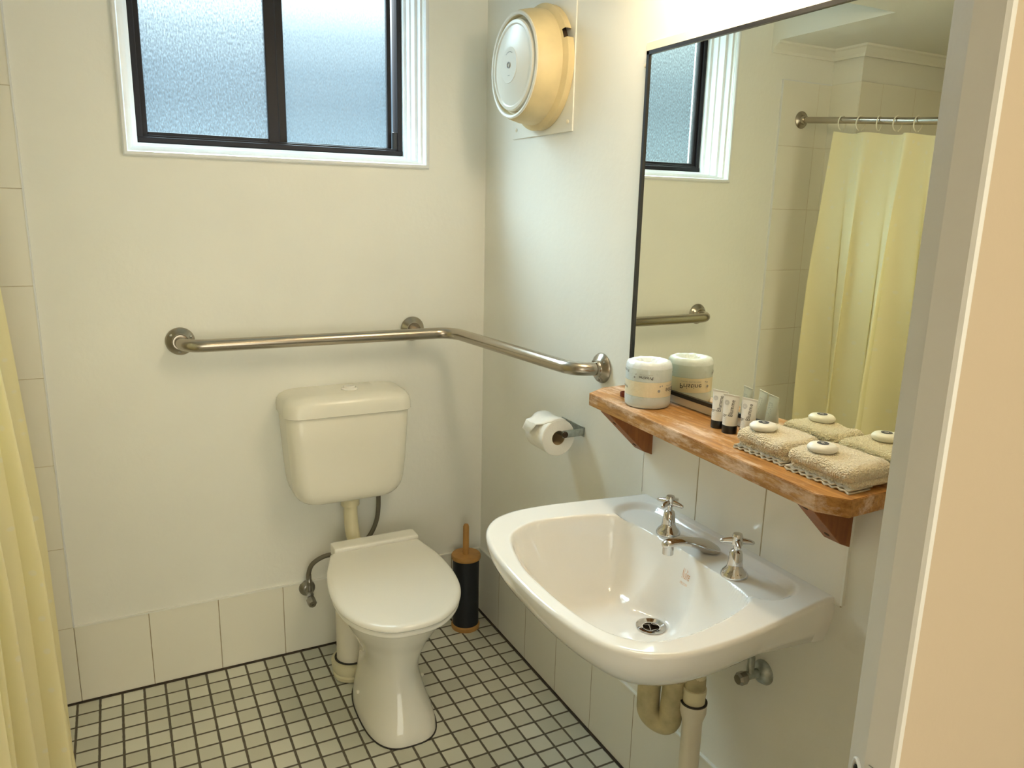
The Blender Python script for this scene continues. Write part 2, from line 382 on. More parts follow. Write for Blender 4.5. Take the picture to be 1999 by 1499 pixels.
struct('wall_back', bm, 'paint', 'cream painted wall behind the toilet')
bm = B(); box(bm, (0,.18,0), (.1,YF-.3,2.5)); struct('wall_right', bm, 'paint', 'cream painted wall behind basin and mirror')
bm = B(); box(bm, (XL,.18,0), (XL-.1,YF-.05,2.5)); struct('wall_left', bm, 'tile_shower_side', 'tiled wall on the far side of the shower')
bm = B()   # boxed duct in the shower corner
box(bm, (XL,0,0), (-1.595,-.144,ZC)); struct('wall_duct', bm, 'paint', 'tiled boxed duct in the shower corner')
bm = B()   # ceiling with the raised light well at the window
WX0, WY0, WZ = -1.245, -.54, 2.37
box(bm, (XL-.1,.18,ZC), (WX0,YF-.05,ZC+.3)); box(bm, (WX0,WY0,ZC), (.1,YF-.05,ZC+.3)); box(bm, (WX0,.18,WZ), (.1,WY0,WZ+.1))
struct('ceiling', bm, 'ceiling', 'cream ceiling with a raised well at the window')
# door opening in the front wall, jambs and hall
DX0, DX1 = -1.42, -0.57
bm = B(); prism(bm, [(-.545,-1.998),(0,-1.998),(0,-2.047),(-.566,-2.047),(-.566,-2.031),(-.545,-2.031)], 2, 0, 2.5); box(bm, (XL,YF-.001,0), (DX0,YF-.05,2.5)); box(bm, (DX0,YF-.001,2.05), (-.5455,YF-.05,2.5))
struct('wall_front', bm, 'paint_hall', 'warm cream wall around the doorway')
bm = B()
prism(bm, [(-.559,-1.996),(-.570,-2.019),(-.5705,-2.043),(-.5693,-2.0465),(-.5670,-2.0480),(-.5662,-2.0480),(-.5662,-2.0305),(-.5452,-2.0305),(-.5452,-1.996)], 2, 0, 2.05)
door = struct('door_1', bm, 'jamb', 'painted door jamb at the right edge of the view', smooth=False)
bm = B(); prism(bm, [(DX0-.03,YF),(DX0,YF),(DX0,YF-.05),(DX0-.03,YF-.05)], 2, 0, 2.05); box(bm, (DX0,YF,2.05), (DX1,YF-.05,2.03)); obj('door_frame', bm, 'jamb', door, False)
bm = B()   # painted-over strike plate with its curved lip
SLZ = 1.0075
box(bm, (-.5712,-2.0415,.90), (-.569,-2.0235,SLZ)); 
obj('strike_plate', bm, 'jamb', door, False)
bm = B()
tube(bm, smooth_path([(-.5625,-2.0025,.950),(-.5630,-2.0035,.985),(-.5645,-2.0055,.998),(-.5665,-2.0095,1.001),(-.5690,-2.0150,.996),(-.5705,-2.0190,.987)],4), .0018, 8); obj('strike_lip', bm, 'gloss_white', door)
bm = B(); rbox(bm, (-.5662,-2.0100,.990), (.0042,.0065,.011), .0018, 3); obj('latch_hole', bm, 'black', door)
bm = B(); prism(bm, [(-2.0235,SLZ),(-2.0415,SLZ),(-2.0415,SLZ-.0012),(-2.0235,SLZ-.0005)], 0, -.5709, -.5690); obj('plate_gap', bm, 'dark', door, False)
HX0, HX1, HY = -2.6, .9, -4.2
bm = B()
box(bm, (HX0,YF-.05,0), (XL-.1,YF-.1,2.5)); box(bm, (.0,YF-.05,0), (HX1,YF-.049,2.5)); box(bm, (HX0-.1,YF,0), (HX0,HY,2.5)); box(bm, (HX1,YF,0), (HX1+.1,HY,2.5)); box(bm, (HX0-.1,HY,0), (-2.4,HY-.1,2.5)); box(bm, (-.2,HY,0), (HX1+.1,HY-.1,2.5)); box(bm, (-2.4,HY,0), (-.2,HY-.1,.25)); box(bm, (-2.4,HY,2.15), (-.2,HY-.1,2.5))
struct('wall_hall', bm, 'paint_hall', 'warm walls of the room behind the camera')
bm = B(); box(bm, (HX0-.1,YF-.05,-.1), (HX1+.1,HY-.1,0)); struct('floor_hall', bm, 'hallfloor', 'floor of the room behind the camera')
bm = B(); box(bm, (HX0-.1,YF-.0495,2.42), (HX1+.1,HY-.1,2.52)); struct('ceiling_hall', bm, 'ceiling', 'ceiling of the room behind the camera')
bm = B()
for a_, b_ in (((-2.4,HY-.03,.25),(-2.34,HY-.07,2.15)),((-.26,HY-.03,.25),(-.2,HY-.07,2.15)),((-1.33,HY-.03,.25),(-1.27,HY-.07,2.15)),((-2.4,HY-.03,.25),(-.2,HY-.07,.31)),((-2.4,HY-.03,2.09),(-.2,HY-.07,2.15))): box(bm, a_, b_)
struct('window_fill', bm, 'gloss_white', 'large fill window added in the room behind the camera')  # unseen window put in to send low fill through the doorway
# tile skirtings, splashback, shower tiling
bm = B(); box(bm, (-1.318,-.006,0.0035), (0,0,.2485), .0018); struct('baseboard_back', bm, 'tile_back', 'single row of painted tiles along the back wall')
bm = B(); box(bm, (-.006,-.006,0.0035), (0,YF,.2485), .0018); struct('baseboard_right', bm, 'tile_right', 'single row of painted tiles along the right wall')
bm = B(); box(bm, (-.006,-.9475,.785), (0,-1.5475,1.022), .0018); struct('trim_1', bm, 'tile_splash', 'glossy splashback tiles between basin and shelf')
bm = B(); box(bm, (-1.318,-.007,0.0035), (-1.589,0,1.998), .002); struct('trim_2', bm, 'tile_shower', 'shower wall tiles left of the window')
bm = B(); box(bm, (-1.595,0,.0035), (-1.589,-.1435,1.998)); struct('trim_7', bm, 'tile_shower_side', 'tiles on the side of the boxed duct')
bm = B(); box(bm, (XL,-.144,.0035), (-1.589,-.15,1.998)); struct('trim_8', bm, 'tile_shower', 'tiles on the face of the boxed duct')
bm = B()
box(bm, (-1.3195,-.0085,.2485), (-1.3155,0,2.0)); box(bm, (-1.3195,-.0085,1.996), (-1.589,0,2.0005)); struct('trim_3', bm, 'gloss_white', 'pale edge bead of the shower tiles')
bm = B(); box(bm, (-.0075,-.945,.80), (0,-.949,1.02)); box(bm, (-.0075,-1.5465,.79), (0,-1.5505,1.02)); box(bm, (-1.318,-.0085,.247), (-.006,0,.2510)); box(bm, (-.0085,-.006,.247), (0,YF,.2510)); struct('trim_4', bm, 'paint', 'painted edge beads of the tiling')
bm = B()   # dark joint where floor meets the tiles
box(bm, (-1.589,-.0095,0), (0,0,.004)); box(bm, (-.0105,0,0), (0,YF,.004)); struct('trim_5', bm, mat('dark_joint', (0.055,0.04,0.028), .9, var=.5, vscale=25), 'dark grout joint along the walls')
def cove(bm, a, b, nrm):
    a = Vector(a); b = Vector(b); n = Vector(nrm)
    pr = [(0,0),(0,-.040),(.008,-.040),(.012,-.030),(.030,-.012),(.040,-.008),(.040,0)]
    loft(bm, [[p + n*s + Vector((0,0,h)) for s, h in pr] for p in (a, b)])
bm = B()
pr_ = [(0,0),(0,-.040),(.008,-.040),(.012,-.030),(.030,-.012),(.040,-.008),(.040,0)]
rows_ = [[(px+nx_*q, py+ny_*q, ZC+h) for q, h in pr_] for px, py, nx_, ny_ in ((-1.245,0,0,-1),(-1.589,0,1,-1),(-1.589,-.15,1,-1),(XL,-.15,1,-1),(XL,YF,1,0))]
loft(bm, rows_)
cove(bm, (0,WY0,ZC), (0,YF,ZC), (-1,0,0))
struct('trim_6', bm, 'ceiling', 'small coved cornice under the ceiling')

# ------------------------------------------------------------------ window
win = bpy.data.objects.new('window_1', None); C.objects.link(win); win['kind'] = 'structure'; win['label'] = 'sliding window with dark frame and obscured glass above the toilet'
win.location = ((OX0+OX1)/2, .0, OZ0)
bm = B()   # stepped white architrave lining the reveal
steps = [(0,.0),(0,-.009),(.004,-.012),(.011,-.012),(.014,-.006),(.014,.012),(.021,.014),(.021,.040),(.029,.043),(.029,.075),(.034,.078),(.034,.105),(.042,.108),(.042,.135),(.042,.16)]
xa, xb, za, zb = OX0-.042, OX1+.042, OZ0-.044, OZ1+.04
steps = [(s_, y_) for s_, y_ in steps]
loops = []
for s_, y_ in steps: loops.append([(xa+s_,y_,za+s_),(xb-s_,y_,za+s_),(xb-s_,y_,zb-s_),(xa+s_,y_,zb-s_)])
loft(bm, loops, False, False)
obj('window_architrave', bm, 'gloss_white', win, False)
FY = .128
fr = B()
def bar(bm, x0, x1, z0, z1, y0, y1, bev=.0025): box(bm, (x0,y0,z0), (x1,y1,z1), bev)
bar(fr, OX0, OX0+.016, OZ0, OZ1, FY, FY+.05); bar(fr, OX1-.016, OX1, OZ0, OZ1, FY, FY+.05)
bar(fr, OX0, OX1, OZ0, OZ0+.016, FY-.004, FY+.05); bar(fr, OX0, OX1, OZ1-.02, OZ1, FY, FY+.05)
bar(fr, OX0, OX1, OZ0+.012, OZ0+.022, FY+.004, FY+.012)
frame = obj('window_frame', fr, 'bronze', win, False)
MX = -.641
def sash(x0, x1, y, wl, wr, zb_, gm):
    s_ = B(); bar(s_, x0, x0+wl, OZ0+.014, OZ1-.014, y, y+.018); bar(s_, x1-wr, x1, OZ0+.014, OZ1-.014, y, y+.018)
    bar(s_, x0+wl, x1-wr, OZ0+.014, OZ0+.014+zb_, y, y+.018); bar(s_, x0+wl, x1-wr, OZ1-.034, OZ1-.014, y, y+.018)
    so = obj('sash', s_, 'bronze', win, False)
    g = B(); box(g, (x0+wl-.002,y+.008,OZ0+.014+zb_-.002), (x1-wr+.002,y+.012,OZ1-.03)); obj('glass_pane', g, gm, so, False)
sash(OX0+.012, MX+.004, FY+.010, .018, .034, .018, 'glass')
sash(MX, OX1-.026, FY+.030, .030, .014, .013, 'glass2')
bm = B(); box(bm, (OX1-.030,FY+.005,OZ0+.02), (OX1-.012,FY+.02,OZ0+.075), .003); obj('sash_stop', bm, 'black', win, False)

# ------------------------------------------------------------------ wall lamp over the mirror (above the picture) and added hall fill lamp
t = thing('wall_lamp', 'cream wall lamp with two opal shades above the mirror', 'lamp', (-.0,-1.25,1.99))
bm = B(); rbox(bm, (-.016,-1.25,1.99), (.032,.42,.07), .012); obj('mounting_plate', bm, 'board', t)
for yy in (-1.12,-1.38):
    bm = B(); lathe(bm, [(.012,0),(.012,-.10)], (-.032,yy,1.99), 'X', 16); obj('arm', bm, 'chrome', t)
    bm = B(); lathe(bm, [(.001,-.052),(.028,-.045),(.048,-.02),(.052,0),(.048,.02),(.028,.045),(.001,.052)], (-.17,yy,1.99), 'Z', 32); obj('lamp_shade', bm, 'lamp', t)
t = thing('hall_fill_lamp', 'round warm fill lamp added in the room behind the camera', 'lamp', (-.55,-3.0,2.42))  # unseen lamp put in for warm frontal fill
bm = B(); lathe(bm, [(.17,0),(.17,-.02)], (-.55,-3.0,2.42), 'Z'); obj('base', bm, 'board', t)
bm = B(); lathe(bm, [(.16,-.02),(.15,-.05),(.10,-.08),(.001,-.09)], (-.55,-3.0,2.42), 'Z'); obj('diffuser', bm, 'hallfill', t)

# ------------------------------------------------------------------ toilet: pan, cistern
def cxs(y): return -.458 + (y+.19)*.085
t = thing('toilet', 'white ceramic toilet with closed lid standing on the mosaic floor', 'toilet', (-.49,-.42,0))
def pan_loop(z, hw, yf, yb, ex=2.4, n=56):
    yc = (yf+yb)/2; hy = (yb-yf)/2; o = []
    for k in range(n):
        a = 2*math.pi*k/n; ca, sa = math.cos(a), math.sin(a)
        x = hw*math.copysign(abs(ca)**(2/ex), ca); y = yc+hy*math.copysign(abs(sa)**(2/ex), sa)
        if sa > 0: x *= 1-.10*sa
        o.append((-.487 + (y+.4)*.06*min(1,z/.2) + x, y, z))
    return o
def interp(tab, z):
    n = len(tab)
    for i in range(n-1):
        if z <= tab[i+1][0] or i == n-2:
            p0, p1, p2, p3 = tab[max(0,i-1)], tab[i], tab[i+1], tab[min(n-1,i+2)]
            h = p2[0]-p1[0]; k = (z-p1[0])/h; o = []
            for c in range(1, len(p1)):
                m1 = (p2[c]-p0[c])/(p2[0]-p0[0])*h; m2 = (p3[c]-p1[c])/(p3[0]-p1[0])*h
                o.append((2*k**3-3*k*k+1)*p1[c]+(k**3-2*k*k+k)*m1+(-2*k**3+3*k*k)*p2[c]+(k**3-k*k)*m2)
            return o
tab = [(0,.104,-.615,-.24,2.9),(.03,.102,-.613,-.24,2.8),(.09,.088,-.588,-.23,2.5),(.16,.077,-.562,-.22,2.3),(.21,.084,-.566,-.21,2.2),(.27,.109,-.592,-.20,2.15),(.33,.138,-.634,-.195,2.15),(.375,.156,-.664,-.19,2.2),(.402,.162,-.676,-.19,2.2)]
bm = B(); loft(bm, [pan_loop(z, *interp(tab, z)) for z in [i*.402/44 for i in range(45)]]); pan = obj('pan', bm, 'ceramic_pan', t, angle=60)
bm = B(); rr_ = [pan_loop(z, .107, -.618, -.238, 2.9) for z in (0,.003)]; loft(bm, rr_); obj('base_sealant', bm, 'seal', t)
for (xx, yy, zz) in ((-.588,-.400,.065),(-.386,-.40,.065)):
    bm = B(); lathe(bm, [(.006,0),(.007,.006),(.004,.010)], (xx,yy,zz), 'X', 14); obj('bolt_cap', bm, 'plastic', t)
def lid_outline(grow=0.0, n=72):
    pts = [(-.140,-.190),(-.152,-.25),(-.172,-.33),(-.182,-.42),(-.181,-.50),(-.168,-.575),(-.138,-.64),(-.092,-.690),(-.04,-.713)]
    pts = [Vector((x,y,0)) for x, y in pts]; full = pts + [Vector((-p.x,p.y,0)) for p in reversed(pts)]
    sm = smooth_path(full, 4)
    cx = Vector((0,-.45,0)); o = []
    for p in sm:
        d = (p-cx); q = cx + d*(1-grow/d.length); o.append((q.x,q.y))
    return o
def lid_mesh(z0, z1, rnd, grow0=0, y_back=-.2235):
    bm = B(); loops = []
    for g, z in ((rnd*.5+grow0, z0),(grow0,z0+rnd*.5),(grow0,z1-rnd),(rnd*.35+grow0,z1-rnd*.35),(rnd+grow0,z1),(rnd*2.2+grow0,z1+.0016),(.09+grow0,z1+.003),(.15+grow0,z1+.0035)):
        loops.append([(cxs(y)+x-.006, min(y, y_back), z) for x, y in lid_outline(g)])
    loft(bm, loops); return bm
obj('seat_ring', lid_mesh(.402,.416,.006,.004), 'seat', t, angle=60)
obj('seat_lid', lid_mesh(.418,.434,.009), 'seat', t, angle=60)
bm = B(); rbox(bm, (-.459,-.190,.426), (.272,.060,.040), .006); obj('hinge_cover', bm, 'seat', t)

t = thing('cistern', 'cream plastic toilet cistern with rounded lid mounted on the back wall', 'cistern', (-.515,0,.70))
CXC = -.512
def cist_loop(z, hw, d, r):
    return [(CXC+x, y, z) for x, y in rrect(0, -d/2, hw, d/2, [.004,.004,r,r], 8)]
bm = B(); L_ = []
for z, hw, d in ((.553,.112,.10),(.556,.130,.115),(.562,.146,.125),(.574,.160,.133),(.592,.171,.139),(.62,.178,.143),(.68,.184,.147),(.76,.189,.150),(.840,.193,.152),(.8475,.190,.149)):
    L_.append(cist_loop(z, hw, d, .045))
loft(bm, L_); obj('tank', bm, 'plastic', t, angle=50)
bm = B(); L_ = []
for z, hw, d, r in ((.8475,.190,.150,.045),(.8475,.197,.158,.045),(.850,.200,.1615,.046),(.872,.200,.161,.048),(.888,.197,.158,.052),(.900,.188,.150,.054),(.908,.172,.138,.054),(.9115,.145,.120,.05),(.9125,.10,.09,.04)):
    L_.append(cist_loop(z, hw, d, r))
loft(bm, L_); obj('cistern_lid', bm, 'plastic', t, angle=50)
bm = B(); lathe(bm, [(.026,.9105),(.026,.915),(.021,.918),(.020,.9145),(.019,.9145),(.018,.921),(.016,.923),(.001,.9235)], (CXC+.014,-.075,0), 'Z', 40); bt = obj('flush_button', bm, 'seat', t)
tb = text_bm('Caroma', .0075); bm = B(); merge(bm, tb, lambda c: Vector((CXC+.014+c.x, -.075+c.y-.006, .9240))); obj('button_print', bm, 'ink', bt, False)
# flush pipe, hose, valve
t = thing('flush_pipe', 'cream plastic flush pipe running from cistern down to the toilet', 'pipe', (-.503,-.07,.40))
bm = B(); tube(bm, round_path([(-.503,-.068,.565),(-.503,-.070,.44),(-.49,-.12,.33),(-.485,-.22,.30)], .07), .0225); obj('pipe', bm, 'pvc', t)
bm = B(); lathe(bm, [(.026,.522),(.030,.524),(.030,.545),(.027,.549),(.027,.558)], (-.503,-.068,0), 'Z', 24); obj('pipe_nut', bm, 'pvc', t)
t = thing('water_hose', 'dark braided water hose between wall valve and cistern', 'hose', (-.41,-.05,.45))
bm = B(); tube(bm, smooth_path([(-.640,-.045,.262),(-.641,-.046,.295),(-.628,-.050,.330),(-.59,-.055,.352),(-.54,-.06,.356),(-.48,-.055,.365),(-.435,-.050,.395),(-.412,-.05,.44),(-.405,-.055,.49),(-.405,-.06,.556)], 12), .0075, 14); obj('hose', bm, 'hose', t)
bm = B(); lathe(bm, [(.009,.258),(.010,.262),(.010,.272),(.008,.276),(.008,.292)], (-.640,-.045,0), 'Z', 14); obj('hose_nut', bm, 'dull_chrome', t)
t = thing('wall_valve', 'tarnished chrome stop valve on the skirting tiles left of the toilet', 'valve', (-.640,0,.225))
bm = B(); lathe(bm, [(.027,-.006),(.026,-.012),(.016,-.020),(.013,-.022)], (-.640,0,.228), 'Y', 28); obj('wall_flange', bm, 'dull_chrome', t)
bm = B(); tube(bm, [(-.640,-.02,.228),(-.640,-.060,.226)], .0105, 16); tube(bm, [(-.640,-.045,.226),(-.640,-.045,.262)], .009, 16); obj('valve_body', bm, 'dull_chrome', t)
bm = B(); lathe(bm, [(.012,-.056),(.015,-.060),(.015,-.082),(.012,-.088),(.004,-.088),(.003,-.084)], (-.640,0,.221), (0,1,.18), 8); obj('valve_handle', bm, 'dull_chrome', t, angle=20)
# waste pipe behind the pan
t = thing('waste_pipe', 'cream toilet waste pipe with collar standing on the floor beside the pan', 'pipe', (-.55,-.215,0))
bm = B(); lathe(bm, [(.046,0),(.046,.30),(.042,.34),(.02,.36)], (-.548,-.205,0), 'Z', 36); obj('pipe', bm, 'pvc_down', t)
bm = B(); lathe(bm, [(.050,.002),(.058,.004),(.060,.016),(.057,.022),(.061,.028),(.064,.048),(.064,.060),(.052,.064)], (-.548,-.205,0), 'Z', 36); obj('collar', bm, 'pvc', t)
bm = B(); lathe(bm, [(.0535,.0635),(.0535,.066),(.0465,.066)], (-.548,-.205,0), 'Z', 36, False); obj('seal_ring', bm, 'seal', t)

# ------------------------------------------------------------------ grab rail
t = thing('grab_rail', 'bent satin steel grab rail spanning both walls above the cistern', 'rail', (-.55,0,1.08))
RY = -.088
bm = B(); tube(bm, round_path([(-.972,-.004,1.080),(-.972,RY,1.077),(-.158,RY-.006,1.077),(-.080,-.742,1.072),(-.004,-.742,1.072)], .068, 14, .8), .0182, 24); obj('rail', bm, 'steel', t, angle=60)
bm = B(); tube(bm, [(-.262,-.004,1.080),(-.262,RY,1.078)], .0125, 18); obj('stand_off', bm, 'steel', t)
for c_, ax in (((-.972,0,1.080),'Y'),((-.262,0,1.081),'Y'),((0,-.742,1.072),'X')):
    bm = B(); lathe(bm, [(.040,-.001),(.0405,-.004),(.037,-.010),(.024,-.016),(.0215,-.020),(.021,-.026)], c_, ax, 40); fl = obj('flange', bm, 'steel', t)
    for a in (.4, 2.5, 4.6):
        if ax == 'Y' and c_[0] > -.5: continue
        o_ = Vector((math.cos(a)*.031,0,math.sin(a)*.031)) if ax == 'Y' else Vector((0,math.cos(a)*.031,math.sin(a)*.031))
        bm = B(); lathe(bm, [(.0035,-.008),(.0045,-.013),(.002,-.0145)], Vector(c_)+o_, ax, 10); obj('screw', bm, 'dull_chrome', fl)

# ------------------------------------------------------------------ toilet brush
t = thing('toilet_brush', 'black toilet brush holder with bamboo lid and handle in the corner', 'brush', (-.100,-.095,0))
bx_, by_ = -.100, -.095
bm = B(); lathe(bm, [(.050,0),(.051,.004),(.051,.014),(.048,.018)], (bx_,by_,0), 'Z', 40); obj('bamboo_base', bm, 'bamboo', t)
bm = B(); lathe(bm, [(.0465,.016),(.0465,.270)], (bx_,by_,0), 'Z', 40); obj('canister', bm, 'navy', t)
bm = B(); lathe(bm, [(.051,.268),(.052,.270),(.052,.280),(.050,.283)], (bx_,by_,0), 'Z', 40); obj('bamboo_lid', bm, 'bamboo', t)
bm = B(); lathe(bm, [(.011,.282),(.0105,.386),(.008,.394),(.001,.396)], (bx_-.001,by_,0), 'Z', 20); obj('handle', bm, 'bamboo', t)

# ------------------------------------------------------------------ exhaust fan
FYc, FZc = -.384, 1.860
t = thing('exhaust_fan', 'round yellowed exhaust fan cover on the wall beside the window', 'fan', (0,FYc,FZc))
bm = B(); box(bm, (-.004,-.548,1.682), (0,-.200,2.045), .0012); pl = obj('mounting_plate', bm, 'paint', t, False)
for yy, zz in ((-.525,1.708),(-.225,1.708)):
    bm = B(); lathe(bm, [(.005,-.004),(.006,-.0055),(.003,-.0075)], (0,yy,zz), 'X', 12); obj('screw', bm, 'board', pl)
# outer shroud with a notch on the right
bm = B(); prof = [(.158,-.004),(.165,-.005),(.166,-.024),(.158,-.030),(.152,-.033),(.150,-.052),(.149,-.064),(.145,-.080),(.141,-.094),(.138,-.099)]
n = 160; rows = []
for r, h in prof:
    row = []
    for k in range(n):
        a = 2*math.pi*k/n; row.append(bm.verts.new((h, FYc-.0+ r*math.cos(a), FZc + r*math.sin(a))))
    rows.append(row)
for j in range(len(prof)-1):
    for k in range(n):
        ang = 360*k/n
        if 149 <= ang <= 157.5 and j <= 2: continue      # the notch in the flange
        bm.faces.new((rows[j][k], rows[j][(k+1)%n], rows[j+1][(k+1)%n], rows[j+1][k]))
obj('fan_shroud', bm, 'fan_yellow', t, angle=30)
bm = B(); lathe(bm, [(.145,-.006),(.1445,-.03)], (0,FYc,FZc), 'X', 60, False); obj('inner_duct', bm, 'dark', t)
bm = B(); lathe(bm, [(.138,-.097),(.1385,-.101),(.135,-.103),(.1295,-.102),(.128,-.098)], (0,FYc,FZc), 'X', 96, False); obj('front_rim', bm, 'fan_white', t, angle=30)
bm = B(); lathe(bm, [(.1285,-.099),(.126,-.086),(.112,-.084)], (0,FYc,FZc), 'X', 96, False); obj('air_gap', bm, 'fan_yellow', t, angle=30)  # aged yellow here also paints in the shadow of the ring recess
bm = B(); lathe(bm, [(.1185,-.088),(.1185,-.100),(.1155,-.104),(.108,-.105),(.104,-.102),(.088,-.106),(.06,-.112),(.047,-.1135),(.0465,-.1145),(.001,-.1145)], (0,FYc,FZc), 'X', 96, False); cap = obj('front_cap', bm, 'fan_white', t, angle=30)
bm = B(); lathe(bm, [(.0075,-.1143),(.0085,-.1165),(.0065,-.1165),(.0055,-.113),(.001,-.1128)], (0,FYc,FZc), 'X', 24); obj('cap_screw', bm, 'dull_chrome', cap)
bm = B()
for i in range(9):
    a = math.radians(60+i*7.5)
    c0 = Vector((-.1149, FYc-.034*math.cos(a), FZc+.034*math.sin(a)))
    box(bm, c0-Vector((.0001,.0011,.0010)), c0+Vector((.0001,.0011,.0010)))
obj('cap_print', bm, 'greyink', cap, False); bm = B()
for i in range(5):
    c0 = Vector((-.1149, FYc+.004-.0025*i, FZc-.027)); box(bm, c0-Vector((.0001,.0007,.0005)), c0+Vector((.0001,.0007,.0005)))
obj('cap_print', bm, 'greyink', cap, False)

# ------------------------------------------------------------------ toilet roll on its holder
t = thing('roll_holder', 'small galvanised steel toilet roll holder on the right wall', 'holder', (0,-.66,.876))
bm = B(); box(bm, (-.003,-.548,.862), (0,-.672,.890), .001); box(bm, (-.070,-.667,.866), (-.002,-.6695,.887), .001); box(bm, (-.070,-.553,.866), (-.002,-.5505,.887), .001); obj('bracket', bm, 'galv', t, False)
bm = B(); tube(bm, [(-.064,-.550,.876),(-.064,-.672,.876)], .0075, 16); obj('spindle', bm, 'galv', t)
bm = B(); lathe(bm, [(.0085,0),(.0085,-.003),(.006,-.0045),(.005,-.003),(.001,-.003)], (-.064,-.671,.876), 'Y', 20); obj('end_plug', bm, 'dark', t)
t = thing('toilet_roll', 'white toilet roll with a folded loose end hanging on the wall holder', 'toilet roll', (-.077,-.61,.866))
rx, rz, rR, rC = -.0775, .8655, .0515, .0205
bm = B(); lathe(bm, [(rC,0),(rR-.002,0),(rR,.002),(rR,.097),(rR-.002,.099),(rC,.099),(rC,0)], (rx,-.660,rz), 'Y', 64, False); obj('tissue', bm, 'paper', t)
bm = B(); lathe(bm, [(rC,.001),(rC-.001,.001),(rC-.001,.098),(rC,.098)], (rx,-.660,rz), 'Y', 40, False); obj('core', bm, 'card', t)
bm = B()   # loose end: sheet leaves the top and is folded to a point towards the room
ps = []
for k in range(9):
    a = math.radians(62+ k*9); ps.append((rx+math.cos(a)*(rR+.0012), rz+math.sin(a)*(rR+.0012)))
ps += [(rx-.055,rz+.036),(rx-.068,rz+.012)]
rowsv = []
for i, (x, z) in enumerate(ps):
    k = max(0, i-6)/4.0; y0 = -.659+.040*k; y1 = -.563-.012*k
    rowsv.append([(x, y0+(y1-y0)*j/8, z+.0015*math.sin(j)) for j in range(9)])
loft(bm, rowsv, False, False, closed=False)
so = obj('loose_sheet', bm, 'paper', t); sd = so.modifiers.new('thick', 'SOLIDIFY'); sd.thickness = .0008

# ------------------------------------------------------------------ basin
BY, RIM = -1.247, .800
t = thing('basin', 'white ceramic wall basin with a wide rim below the timber shelf', 'basin', (0,BY,RIM-.17))
halfL = [(.0,.285),(.03,.2885),(.06,.292),(.11,.300),(.17,.309),(.23,.317),(.28,.321),(.33,.321),(.375,.313),(.415,.294),(.445,.264),(.468,.222),(.485,.165),(.4955,.10),(.500,.045),(.502,0)]
halfR = [(.0,.285),(.03,.2885),(.06,.292),(.11,.300),(.17,.309),(.23,.316),(.28,.320),(.33,.320),(.375,.315),(.415,.302),(.450,.278),(.475,.240),(.491,.185),(.500,.12),(.503,.055),(.502,0)]
pl_ = smooth_path([(s_,t_,0) for s_, t_ in halfL], 8); pr2 = smooth_path([(s_,t_,0) for s_, t_ in halfR], 8)
outl = [(p.x,p.y) for p in pl_] + [(p.x,-p.y) for p in reversed(pr2[:-1])]
nb = 46
back = [(0, -.285+.57*k/nb) for k in range(1, nb)]
outl = outl + back
outl = np.array(outl); outl[:,0] = np.maximum(outl[:,0], .0)
def sst(x): x = np.clip(x, 0, 1); return x*x*(3-2*x)
def poly_sdf(poly, pts):
    """positive inside"""
    a = poly; b = np.roll(poly, -1, 0); d = b-a; L2 = (d**2).sum(1)
    r = pts[:,None,:]-a[None]; k = np.clip((r*d[None]).sum(2)/L2, 0, 1)
    dist = np.sqrt(((r-k[...,None]*d[None])**2).sum(2)).min(1)
    x, y = pts[:,0], pts[:,1]; ins = np.zeros(len(pts), bool)
    for i in range(len(a)):
        c = (a[i,1] > y) != (b[i,1] > y)
        with np.errstate(divide='ignore', invalid='ignore'):
            xi = (b[i,0]-a[i,0])*(y-a[i,1])/(b[i,1]-a[i,1])+a[i,0]
        ins ^= c & (x < xi)
    return np.where(ins, dist, -dist)
bL = [(.118,0),(.119,.10),(.126,.165),(.150,.198),(.19,.218),(.25,.234),(.33,.242),(.39,.222),(.43,.180),(.457,.10),(.468,.04),(.470,0)]
bR = [(.118,0),(.119,.12),(.126,.185),(.150,.222),(.19,.243),(.25,.260),(.33,.272),(.395,.263),(.438,.228),(.462,.165),(.470,.08),(.470,0)]
bp_ = [(p.x,p.y) for p in smooth_path([(a,b_,0) for a, b_ in bL], 4)] + [(p.x,-p.y) for p in reversed(smooth_path([(a,b_,0) for a, b_ in bR], 4)[1:-1])]
bowl = np.array(bp_)
ledge = np.array(rrect(.088, 0, .062, .252, .058, 10))
drain = np.array((.190,0.0))
fr_ = np.linspace(0, 1, 92)
P2 = []
dv_ = outl-drain[None]; un_ = dv_/np.linalg.norm(dv_, axis=1)[:,None]
for f in fr_: P2.append(drain[None]+un_*.0175*(1-f)+dv_*f)
P2 = np.array(P2); flat = P2.reshape(-1, 2)
db = poly_sdf(bowl, flat); dl = poly_sdf(ledge, flat); do = poly_sdf(outl, flat)
rad = np.linalg.norm((flat-drain)*np.array((1,.85)), axis=1)
wdt_ = .115+.085*sst((flat[:,0]-.22)/.2); kb = np.clip((db+.004)/wdt_, 0, 1)
zb_ = .155*(1-(1-kb)**2.6)*sst((db+.004)/.014) + .012*(1-np.clip(rad/.20,0,1))
fd_ = sst((.085-np.linalg.norm(flat-drain, axis=1))/.05); zb_ = zb_*(1-fd_)+.167*fd_
zb_ = np.where(db > -.004, zb_, 0)
zl = .013*sst((dl+.002)/.022)
z = RIM - np.maximum(zb_, zl)
z -= .006*(1-np.sqrt(np.clip(1-(1-np.clip(np.abs(do)/.007,0,1))**2, 0, 1)))*(flat[:,0] > .004)
z = z.reshape(P2.shape[:2])
loops = [[(-P2[i,j,0], BY+P2[i,j,1], z[i,j]) for j in range(P2.shape[1])] for i in range(P2.shape[0])]
